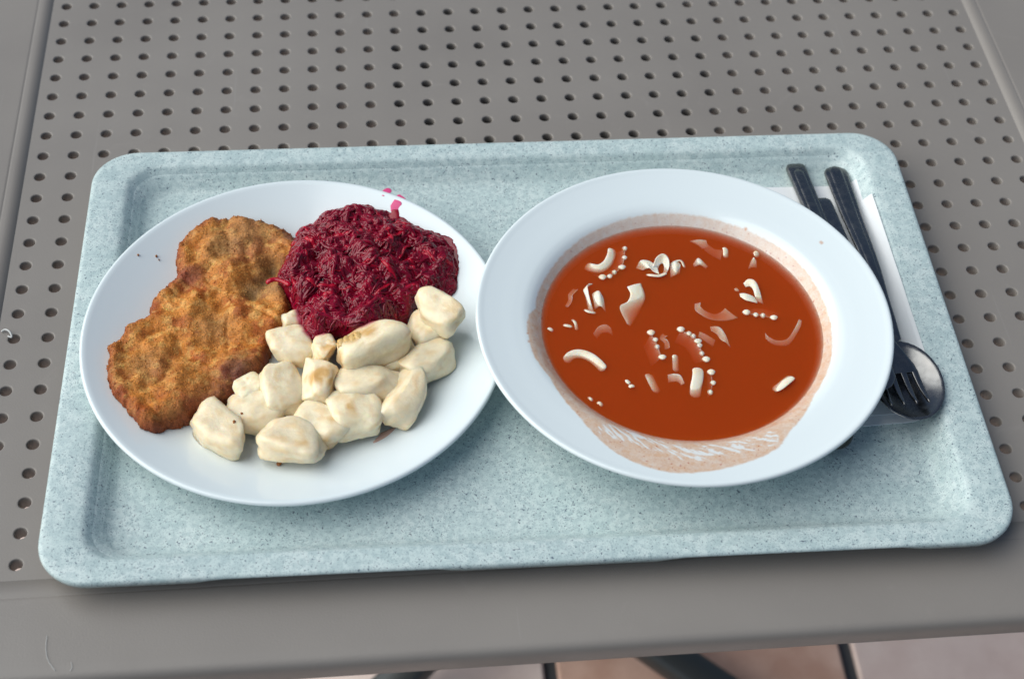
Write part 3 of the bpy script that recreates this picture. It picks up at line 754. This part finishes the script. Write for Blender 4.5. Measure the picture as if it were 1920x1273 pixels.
for k in range(1250):
    j, i = inside[rng.integers(len(inside))]; x, y = gx[i] + rng.uniform(-.6, .6), gy[j] + rng.uniform(-.6, .6)
    ang = 3.2 * nz(x * .05, y * .05, 30) * math.pi + rng.normal(0, .5)
    s = shred(x, y, ang, rng.uniform(9, 24), rng.uniform(.7, 1.6), rng.uniform(-.15, .5), rng.normal(0, .9), rng.uniform(0, .3))
    (bright if rng.random() < .05 + .25 * max(0, nz(x * .06, y * .06, 77)) else dark).append(s)
v, f = join(dark); tag(obj('beetroot_shreds', v, f, M_BEET, beet), kind='stuff')
v, f = join(bright); tag(obj('red_beetroot_shreds', v, f, M_BEET_RED, beet), kind='stuff')
for k in range(36):
    j, i = inside[rng.integers(len(inside))]
    v, f = shred(gx[i], gy[j], 3.2 * nz(gx[i] * .05, gy[j] * .05, 30) * math.pi + rng.normal(0, .6), rng.uniform(16, 28), rng.uniform(1.0, 1.7), rng.uniform(.3, .9), rng.normal(0, 1.1), .3)
    obj('beetroot_shred', v, f, M_BEET_RED if k % 4 == 0 else M_BEET, beet)
c0 = P(685, 478, 37); ring_pts = []
for k in range(15):
    a = k / 14 * 2 * math.pi * .96 + .3; x, y = c0[0] + 8.2 * math.cos(a), c0[1] + 8.2 * math.sin(a)
    ring_pts.append((x, y, gsamp(GZ, x, y) + 1.0))
v, f = sweep(catmull(ring_pts, 3), 1.1, .7, 8); obj('beetroot_curl', v, f, M_BEET, beet)
v, f = sweep(catmull([P(499, 532, 27), P(505, 527, 28.4), P(516, 524, 28.6), P(530, 527, 29), P(545, 535, 30)], 6), 1.6, 1.1, 10); obj('beetroot_shred', v, f, M_BEET_RED, beet)
def on_plate(px, py, lift=.15):
    z = 20.0
    for _ in range(12): p = P(px, py, z); z = .5 * z + .5 * plate_z(p[0], p[1])
    p[2] = plate_z(p[0], p[1]) + lift; return p
def film(pts, w, mat_, name, parent, t=.16):
    path = catmull([on_plate(a, b, .1) for a, b in pts], 6); ww = np.interp(np.linspace(0, 1, len(path)), np.linspace(0, 1, len(w)), w)
    v, f = sweep(path, ww, t, 10, taper=False); return obj(name, v, f, mat_, parent)
film([(722, 422), (735, 413), (741, 402), (742, 394)], [7, 5.0, 3.0, 2.2], M_JUICE_DARK, 'juice_run', beet, .6)
film([(741, 398), (743, 388), (746, 379), (751, 372), (755, 369)], [2.8, 3.8, 2.8, 3.4, 3.0], M_JUICE, 'juice_run', beet)
film([(718, 368), (722, 362), (728, 359), (733, 361)], [.8, 2.4, 3.0, .8], M_JUICE, 'juice_drop', beet)
film([(764, 600), (762, 622), (770, 640), (782, 646)], [1.5, 3, 2.2, .6], M_JUICE_DARK, 'juice_run', beet)
film([(552, 600), (556, 618), (570, 636), (584, 646)], [1.2, 2.6, 2.4, 1.0], M_JUICE, 'juice_run', beet, .3)
film([(545, 578), (548, 600), (556, 614)], [1.0, 1.4, 1.0], M_JUICE_DARK, 'juice_run', beet)
film([(700, 830), (722, 818), (742, 800)], [.5, 3.5, .6], mat('brown_shade_tint', (.55, .36, .30), .12, .5), 'shade_film', beet)  # brown shade beside the dumplings, put in as a coloured film

# ------------------------------------------------------------------ dumplings
icb = bmesh.new(); bmesh.ops.create_icosphere(icb, subdivisions=4, radius=1.0)
IV = np.array([list(p.co) for p in icb.verts]); IF = [tuple(p.index for p in fc.verts) for fc in icb.faces]
IE = np.array([[e.verts[0].index, e.verts[1].index] for e in icb.edges]); icb.free()
def relax(v, k):
    deg = np.bincount(IE.ravel(), minlength=len(v))[:, None]
    for _ in range(k):
        s_ = np.zeros_like(v); np.add.at(s_, IE[:, 0], v[IE[:, 1]]); np.add.at(s_, IE[:, 1], v[IE[:, 0]]); v = .4 * v + .6 * s_ / deg
    return v
VERTS = {}
def on_verts(key, px, py):
    W = VERTS[key]; q = (W - C_CAM) @ R_CAM.T; u = 960 + F_PX * q[:, 0] / q[:, 2]; v = 636.5 + F_PX * q[:, 1] / q[:, 2]
    d = np.hypot(u - px, v - py); near = np.argsort(d)[:8]; return W[near[np.argmin(q[near, 2])]].copy()
DG = 'potato dumplings on the plate'
DUMPS = []
def dumpling(label, A, B, w, h, zc, seed, power=3.0, taper=0.0, cuts=4, brown=(), pitch=0.0, rollx=0.0):
    r_ = np.random.default_rng(seed)
    a, b = P(*A, zc), P(*B, zc); L = np.linalg.norm(b - a); ctr = (a + b) / 2; ax = (b - a) / L
    power = power + 3.0
    d = IV; s = (np.abs(d) ** power).sum(1) ** (-1 / power); v = d * s[:, None]
    cor = r_.uniform(-.34, .22, (2, 2, 2, 3)) * np.array([1, 1, .7]); u_ = np.clip((v + 1) / 2, 0, 1); dv = np.zeros_like(v)
    for i in (0, 1):
        for j in (0, 1):
            for k in (0, 1):
                wgt = (u_[:, 0] if i else 1 - u_[:, 0]) * (u_[:, 1] if j else 1 - u_[:, 1]) * (u_[:, 2] if k else 1 - u_[:, 2])
                dv += wgt[:, None] * cor[i, j, k] * np.array([2 * i - 1, 2 * j - 1, 2 * k - 1])
    v = v + 1.3 * dv
    for _ in range(cuts):
        n_ = r_.normal(size=3); n_[2] *= .6; n_ /= np.linalg.norm(n_); d0 = r_.uniform(.72, .92)
        ov = v @ n_ - d0; v = v - np.outer(np.where(ov > 0, ov * .9, 0), n_)
    lf = np.array([[noise.noise(Vector((p[0] * 1.3 + seed * 7.1, p[1] * 1.3 + k * 31.7, p[2] * 1.3))) for k in range(3)] for p in v])
    lf2 = np.array([[noise.noise(Vector((p[0] * 2.4 + seed * 3.3, p[1] * 2.4 + k * 17.7, p[2] * 2.4 + 5))) for k in range(3)] for p in v])
    v = relax(v + .12 * lf + .10 * lf2, 2)
    mf = np.array([noise.fractal(Vector((p[0] * 3.2 + seed, p[1] * 3.2, p[2] * 3.2)), 1.0, 2.0, 4) for p in v])
    v = v * (1 + .045 * mf)[:, None]
    if taper: v[:, 1] *= 1 + taper * v[:, 0]; v[:, 2] *= 1 + .5 * taper * v[:, 0]
    v = v * np.array([L / 2 * 1.06, w / 2 * 1.14, h / 2 * .94])
    if rollx: cx, sx = math.cos(rollx), math.sin(rollx); v = np.column_stack([v[:, 0], v[:, 1] * cx - v[:, 2] * sx, v[:, 1] * sx + v[:, 2] * cx])
    if pitch: cx, sx = math.cos(pitch), math.sin(pitch); v = np.column_stack([v[:, 0] * cx - v[:, 2] * sx, v[:, 1], v[:, 0] * sx + v[:, 2] * cx])
    si = np.array([-ax[1], ax[0], 0])
    W = ctr + np.outer(v[:, 0], ax) + np.outer(v[:, 1], si) + np.outer(v[:, 2], (0, 0, 1))
    W[:, 2] = np.maximum(W[:, 2], plate_zv(W[:, 0], W[:, 1]) + .2)
    c = np.tile(np.array([.93, .80, .56]) * (1 + r_.uniform(-.05, .05)), (len(W), 1))
    t1 = np.clip(.5 + 1.1 * mf, 0, 1); c = mixc(c, (.84, .62, .34), np.clip((t1 - .55) * 1.6, 0, .8))
    sd_ = poly_sdf(W[:, 0], W[:, 1], beet_poly)
    zz = beet_edge(W[:, 0], W[:, 1])
    pk = np.clip((sd_ + 1.4 + .9 * lf[:, 0] * 2) / 1.6, 0, 1) * np.clip((zz + 9 - W[:, 2]) / 3 + 1.5, 0, 1)
    c = mixc(c, (.45, .02, .09), pk * .9)
    for bx, by, bz, br in brown:
        q = P(bx, by, bz); t = np.clip(1.5 - 1.1 * np.linalg.norm((W - q) * np.array([1, 1, .5]), axis=1) / br + .6 * mf, 0, 1); c = mixc(c, (.66, .38, .11), t * .85)
    o = obj('potato_dumpling', W, IF, M_DUMPLING, colors=c); tag(o, label, 'dumpling', DG); DUMPS.append(o); VERTS[seed] = W; return o
dumpling('uppermost right dumpling lying on another at the beetroot edge', (787, 550), (867, 612), 21, 17, 36, 1, 3.2, 0, 3, [], 0, .25)
dumpling('wedge dumpling under the uppermost right one, pink-rimmed by beetroot', (777, 588), (834, 640), 24, 20, 22, 2, 2.6, .1, 4)
dumpling('large raised dumpling at the centre touching the beetroot front', (627, 678), (748, 622), 25, 22, 31, 3, 2.8, .05, 4, [(660, 630, 38, 7), (690, 622, 40, 5), (632, 672, 34, 4)], .1)
dumpling('little dumpling squeezed left of the large raised one', (587, 662), (628, 648), 14, 14, 27, 4, 2.6, 0, 4, [(615, 652, 33, 4)])
dumpling('dumpling between cutlet and beetroot tip, upper left of the pile', (507, 655), (586, 645), 22, 19, 22, 5, 2.4, .05, 4)
dumpling('squarish dumpling with browned top in the middle of the pile', (613, 683), (589, 757), 21, 20, 23, 6, 4, 0, 2, [(605, 696, 34, 6), (590, 702, 33, 5), (625, 715, 33, 5), (628, 730, 30, 4)])
dumpling('egg-shaped dumpling right of the cutlet edge', (518, 688), (543, 775), 21, 19, 20, 7, 2.3, -.1, 3)
dumpling('half-hidden dumpling tucked under the cutlet edge', (440, 742), (498, 716), 18, 16, 18, 8, 2.4)
dumpling('flat dumpling with tiny orange crumbs left of the front slab', (428, 775), (538, 770), 25, 15, 18, 9, 3.2, 0, 4)
dumpling('leftmost dumpling, pointed to the right, below the cutlet', (368, 785), (455, 838), 22, 20, 19, 10, 2.4, -.2, 3)
dumpling('broad slab dumpling at the very front of the pile', (468, 812), (603, 832), 29, 16, 22, 11, 3.4, 0, 4, [(575, 850, 22, 4)], 0, -.2)
dumpling('dumpling behind the right end of the front slab', (566, 768), (636, 830), 25, 18, 18, 12, 2.6, 0, 4, [(627, 795, 24, 3), (612, 836, 14, 5)])
dumpling('diamond-shaped dumpling with one yellow spot', (618, 775), (722, 768), 31, 17, 21, 13, 2.2, 0, 3, [(655, 764, 30, 3)], 0, -.15)
dumpling('rounded dumpling just above the diamond-shaped one', (640, 722), (747, 722), 21, 19, 22, 14, 2.5)
dumpling('upright oblong dumpling at the right front of the pile', (742, 788), (788, 698), 20, 18, 21, 15, 3, 0, 3, [(745, 720, 25, 3)])
dumpling('oblong dumpling pointing up right towards the bowl', (752, 698), (847, 652), 21, 19, 22, 16, 2.8)
dumpling('shaded dumpling behind the large raised one', (705, 690), (786, 650), 20, 18, 17, 17, 2.5)
dumpling('small pink-stained dumpling peeking between cutlet and beetroot', (546, 588), (560, 618), 12, 14, 20, 18, 2.4)
dumpling('dumpling at the bottom of the pile under the browned one', (560, 750), (660, 745), 24, 15, 16, 19, 2.4)

# ------------------------------------------------------------------ crumbs
def crumb(label, px, py, z, s, m_, seed, name='crumb'):
    r_ = np.random.default_rng(seed); p = P(px, py, z)
    v = iv * (s * r_.uniform(.7, 1.2, 3)) * (1 + r_.uniform(-.2, .2, (len(iv), 1))) + p
    return tag(obj(name, v, iff, m_, smooth=False), label, 'crumb')
for lb, a, b, s, k in (('single brown crumb nearest the plate\'s upper left edge', 259, 478, .75, 1), ('larger of two paired brown crumbs upper left of the cutlet', 293, 480, .95, 2), ('smaller of two paired brown crumbs upper left of the cutlet', 298, 487, .65, 3), ('speck of crumb by the cutlet\'s left tip', 204, 655, .6, 4)):
    p = on_plate(a, b, .5); crumb(lb, a, b, p[2], s, M_CRUMB, k)
for lb, a, b, s, k in (('orange crumb on the plate before the front slab dumpling', 523, 869, 1.6, 5),):
    p = on_plate(a, b, 1.0); crumb(lb, a, b, p[2], s, M_CRUMB, k)
def crumb_on(label, key, px, py, s, seed, m_=None):
    p = on_verts(key, px, py); r_ = np.random.default_rng(seed)
    v = iv * (s * r_.uniform(.7, 1.2, 3)) * (1 + r_.uniform(-.2, .2, (len(iv), 1))) + p + np.array([0, 0, s * .4])
    return tag(obj('crumb', v, iff, m_ or M_CRUMB, smooth=False), label, 'crumb')
crumb_on('orange crumb on the flat dumpling', 9, 453, 769, .8, 6)
crumb_on('reddish crumb on the right side of the leftmost dumpling', 10, 441, 790, 1.0, 7)
rng = np.random.default_rng(21)
ic2 = bmesh.new(); bmesh.ops.create_icosphere(ic2, subdivisions=2, radius=1.0); iv2 = np.array([list(p.co) for p in ic2.verts]); if2 = [tuple(p.index for p in fc.verts) for fc in ic2.faces]; ic2.free()
def cluster(label, spots):
    parts = []
    for key, px, py, n_, spread, s in spots:
        for k in range(n_):
            q = on_verts(key, px + rng.normal(0, spread), py + rng.normal(0, spread * .5))
            parts.append((iv2 * (s * rng.uniform(.6, 1.3, 3)) * np.array([1.5, 1.5, .4]) * (1 + rng.uniform(-.3, .3, (len(iv2), 1))) + q - np.array([0, 0, .15]), if2))
    v, f = join(parts); return tag(obj('browned_crumbs', v, f, M_ONION), label, 'crumbs')
cluster('golden browned crumbs on the large raised dumpling under the beetroot', [(3, 632, 634, 8, 6, 1.3), (3, 650, 629, 9, 6, 1.4), (3, 668, 627, 6, 5, 1.2)])

# ------------------------------------------------------------------ napkin and cutlery
def sheet(corners, z0, z1, name, parent, seed, crease=None):
    a, b, c_, d = [np.array(q, float) for q in corners]; n_, m_ = 40, 44; T, Bt = [], []
    for j in range(m_ + 1):
        for i in range(n_ + 1):
            u, w = i / n_, j / m_
            p = (a * (1 - u) + b * u) * (1 - w) + (d * (1 - u) + c_ * u) * w
            e = min(u, 1 - u, w, 1 - w)
            zt = z1 + .35 * nz(p[0] * .04, p[1] * .04, seed) + (.5 * max(0, nz(p[0] * .08, p[1] * .03, seed + 5)) if e < .2 else 0)
            tz = tray_z(p[0], p[1]) - 4.0; T.append((p[0], p[1], zt + tz)); Bt.append((p[0], p[1], z0 + tz))
    N_ = len(T); F = []
    W_ = n_ + 1
    for j in range(m_):
        for i in range(n_):
            k = j * W_ + i; F.append((k, k + 1, k + 1 + W_, k + W_)); F.append((k + N_, k + W_ + N_, k + W_ + 1 + N_, k + 1 + N_))
    rim = [i for i in range(W_)] + [j * W_ + n_ for j in range(1, m_ + 1)] + [m_ * W_ + i for i in range(n_ - 1, -1, -1)] + [j * W_ for j in range(m_ - 1, 0, -1)]
    for u, w in zip(rim, rim[1:] + rim[:1]): F.append((w, u, u + N_, w + N_))
    return obj(name, T + Bt, F, M_NAPKIN, parent, smooth=False)
_trx = np.array([(0, 4.0), (221, 4.0), (225, 4.02), (228.8, 4.4), (231.4, 5.4), (233.4, 7.2), (238.6, 13.6), (240.8, 16.2), (242.5, 17.3), (244.5, 17.8), (265, 18.1)])
def tray_z(x, y):
    c, s_ = math.cos(-TROT), math.sin(-TROT); return float(np.interp(abs((x - TC[0]) * c - (y - TC[1]) * s_), _trx[:, 0], _trx[:, 1]))
napkin = thing('paper_napkin', 'white folded paper napkin under the cutlery beside the bowl', 'napkin', (180, -80, 4))
sheet([(140, -183), (211.5, -180), (209.5, 16), (136, 18)], 4.1, 4.7, 'folded_layer', napkin, 1)
sheet([(142, -176), (213, -174.5), (213.8, -4.5), (140, -2)], 5.3, 5.8, 'folded_layer', napkin, 9)

def utensil(path, w, t, name, parent, sides=12, power=4.0, taper=True):
    v, f = sweep(path, w, t, sides, taper=taper, power=power); return obj(name, v, f, M_STEEL, parent)
def along(a, b, ss, zs, off=None):
    a, b = np.array(a, float), np.array(b, float); return np.array([[*(a + (b - a) * s), z] for s, z in zip(ss, zs)])
# knife
kn = thing('table_knife', 'steel table knife, left of the three handles beside the bowl', 'knife', (171, 32, 6), 'steel cutlery on the napkin')
A_, B_ = P(1489, 307, 9)[:2], P(1660, 732, 28)[:2]
p = catmull(along(A_, B_, [0, .02, .2, .45, .52], [8.6, 8.8, 13, 18.5, 20]), 8); w = np.interp(np.linspace(0, 1, len(p)), [0, .05, .5, 1], [7.0, 7.3, 6.2, 5.0])
hd = utensil(p, w, 2.0, 'handle', kn, 14, 5)
v, f = sweep(catmull(along(np.array(A_) + (0, 0), B_, [.03, .2, .44], [10.9, 15, 20.2]), 8), 3.4, .5, 10, power=4); obj('handle_facet', v, f, M_STEEL, hd)
p = catmull(along(A_, B_, [.5, .56, .75, .92, 1.0], [19.6, 21, 25, 28, 28.8]), 8); w = np.interp(np.linspace(0, 1, len(p)), [0, .15, .5, .85, 1], [5, 9, 10, 9, 4])
utensil(p, w, .9, 'blade', kn, 14, 3)
# spoon
def spoon(name, label, A_, Bc, hw, bl, bw, z0, depth, cat='spoon', hz=None):
    o = thing(name, label, cat, (A_[0], A_[1], z0), 'steel cutlery on the napkin')
    A2, B2 = np.array(A_, float), np.array(Bc, float); d = (B2 - A2); L = np.linalg.norm(d); d /= L; sd_ = np.array([-d[1], d[0]])
    hl = L - bl / 2 + 2
    ss = np.array([0, .04, .3, .6, .85, 1.0]); zr = z0 + depth + 1.3; ze = hz if hz else z0; zz = np.array([ze + 2.0, ze + 2.1, ze + .35 * (zr - ze) + 1.5, zr - 1.0, zr + .8, zr - .4])
    p = catmull([[*(A2 + d * hl * s), z] for s, z in zip(ss, zz)], 7); w = np.interp(np.linspace(0, 1, len(p)), [0, .05, .35, .75, 1], [hw * .92, hw, hw * .8, hw * .42, hw * .45])
    v, f = sweep(p, w, 1.5, 14, power=4.5); hd = obj('handle', v, f, M_STEEL, o)
    v, f = sweep(np.array(p)[2:int(len(p) * .7)] + np.array([0, 0, 1.35]), w[2:int(len(p) * .7)] * .55, .45, 10, power=4); obj('handle_facet', v, f, M_STEEL, hd)
    # bowl of the spoon: shell of rings
    rings_t, n_ = [], 36
    for k, q in enumerate(np.linspace(1, .02, 12)): rings_t.append((q, zr - depth * (1 - q ** 2.2)))
    rings = []
    for q, z in [(.02, zr - depth - .9)] + [(qq, zq - .9) for qq, zq in rings_t[::-1][1:-1]] + [(1.0, zr - .6), (1.015, zr - .15)] + rings_t:
        ring = []
        for i in range(n_):
            a = 2 * math.pi * i / n_; cx, sy = math.cos(a), math.sin(a)
            egg = 1 - .16 * cx
            xy = B2 + d * (q * bl / 2 * cx) + sd_ * (q * bw / 2 * sy * egg ** -.5 * (1 + .10 * -cx))
            ring.append((xy[0], xy[1], z))
        rings.append(np.array(ring))
    v, f = loft(rings, cap0=True, cap1=True); obj('spoon_bowl', v, f, M_STEEL, o); return o
spoon('tablespoon', 'steel tablespoon with dark deep bowl, right handle beside the soup bowl', P(1564, 311, 10)[:2], P(1699, 714, 21)[:2], 9, 58, 43, 14.0, 7, hz=7.0)
spoon('teaspoon', 'steel teaspoon tip showing under the front of the soup bowl', (131, -62), (146, -180), 5, 44, 29, 5.2, 5)
# fork
fk = thing('table_fork', 'steel fork with tines resting in the tablespoon bowl', 'fork', (183, 2, 8), 'steel cutlery on the napkin')
A2, B2 = P(1541, 372, 12)[:2], P(1709, 757, 26)[:2]; d = B2 - A2; L = np.linalg.norm(d); d /= L; sd_ = np.array([-d[1], d[0]])
p = catmull([[*(A2 + d * L * s), z] for s, z in ((0, 11.5), (.03, 11.6), (.3, 17), (.55, 24), (.68, 26.4), (.76, 25.8))], 7); w = np.interp(np.linspace(0, 1, len(p)), [0, .05, .4, .8, 1], [5.8, 6.2, 4.8, 3.0, 4.0])
utensil(p, w, 1.5, 'handle', fk, 14, 4.5)
p = catmull([[*(A2 + d * L * s), z] for s, z in ((.73, 26), (.78, 25), (.83, 23.6), (.865, 23.0))], 7); w = np.interp(np.linspace(0, 1, len(p)), [0, .3, .7, 1], [3.5, 7.5, 11.8, 12.6])
utensil(p, w, 1.0, 'fork_neck', fk, 14, 3.5, taper=False)
for k in range(4):
    o_ = (k - 1.5) * 6.9
    p = catmull([[*(A2 + d * L * s + sd_ * o_ * (1 + .03 * q)), z] for q, (s, z) in enumerate(((.85, 23.2), (.90, 22.6), (.95, 23.4), (1.0, 25.6)))], 7); w = np.interp(np.linspace(0, 1, len(p)), [0, .6, 1], [2.2, 1.7, .7])
    utensil(p, w, .9, 'tine', fk, 10, 4)

# ------------------------------------------------------------------ small marks on the table
def hair(label, pts, r, z=.35, cat='lint', name='lint_or_scratch'):
    v, f = sweep(catmull([P(a, b, z + q) for a, b, q in pts], 8), r, r, 6); return tag(obj(name, v, f, M_LINT_SCRATCH), label, cat)
hair('curled pale lint beside the holes at the left table edge', [(2, 622, .2), (10, 618, 1.2), (18, 622, 1.6), (22, 632, .4), (14, 630, .3)], .55, .6)
hair('long hair-thin fibre curving at the table\'s lower left corner', [(88, 1190, .1), (86, 1215, .1), (90, 1237, .1), (104, 1258, .1)], .13, .42)  # table scratches, this and the next, modelled as raised pale strands
hair('short hair-thin scratch right of the long one', [(133, 1240, .1), (135, 1250, .1), (131, 1258, .1)], .12, .42)
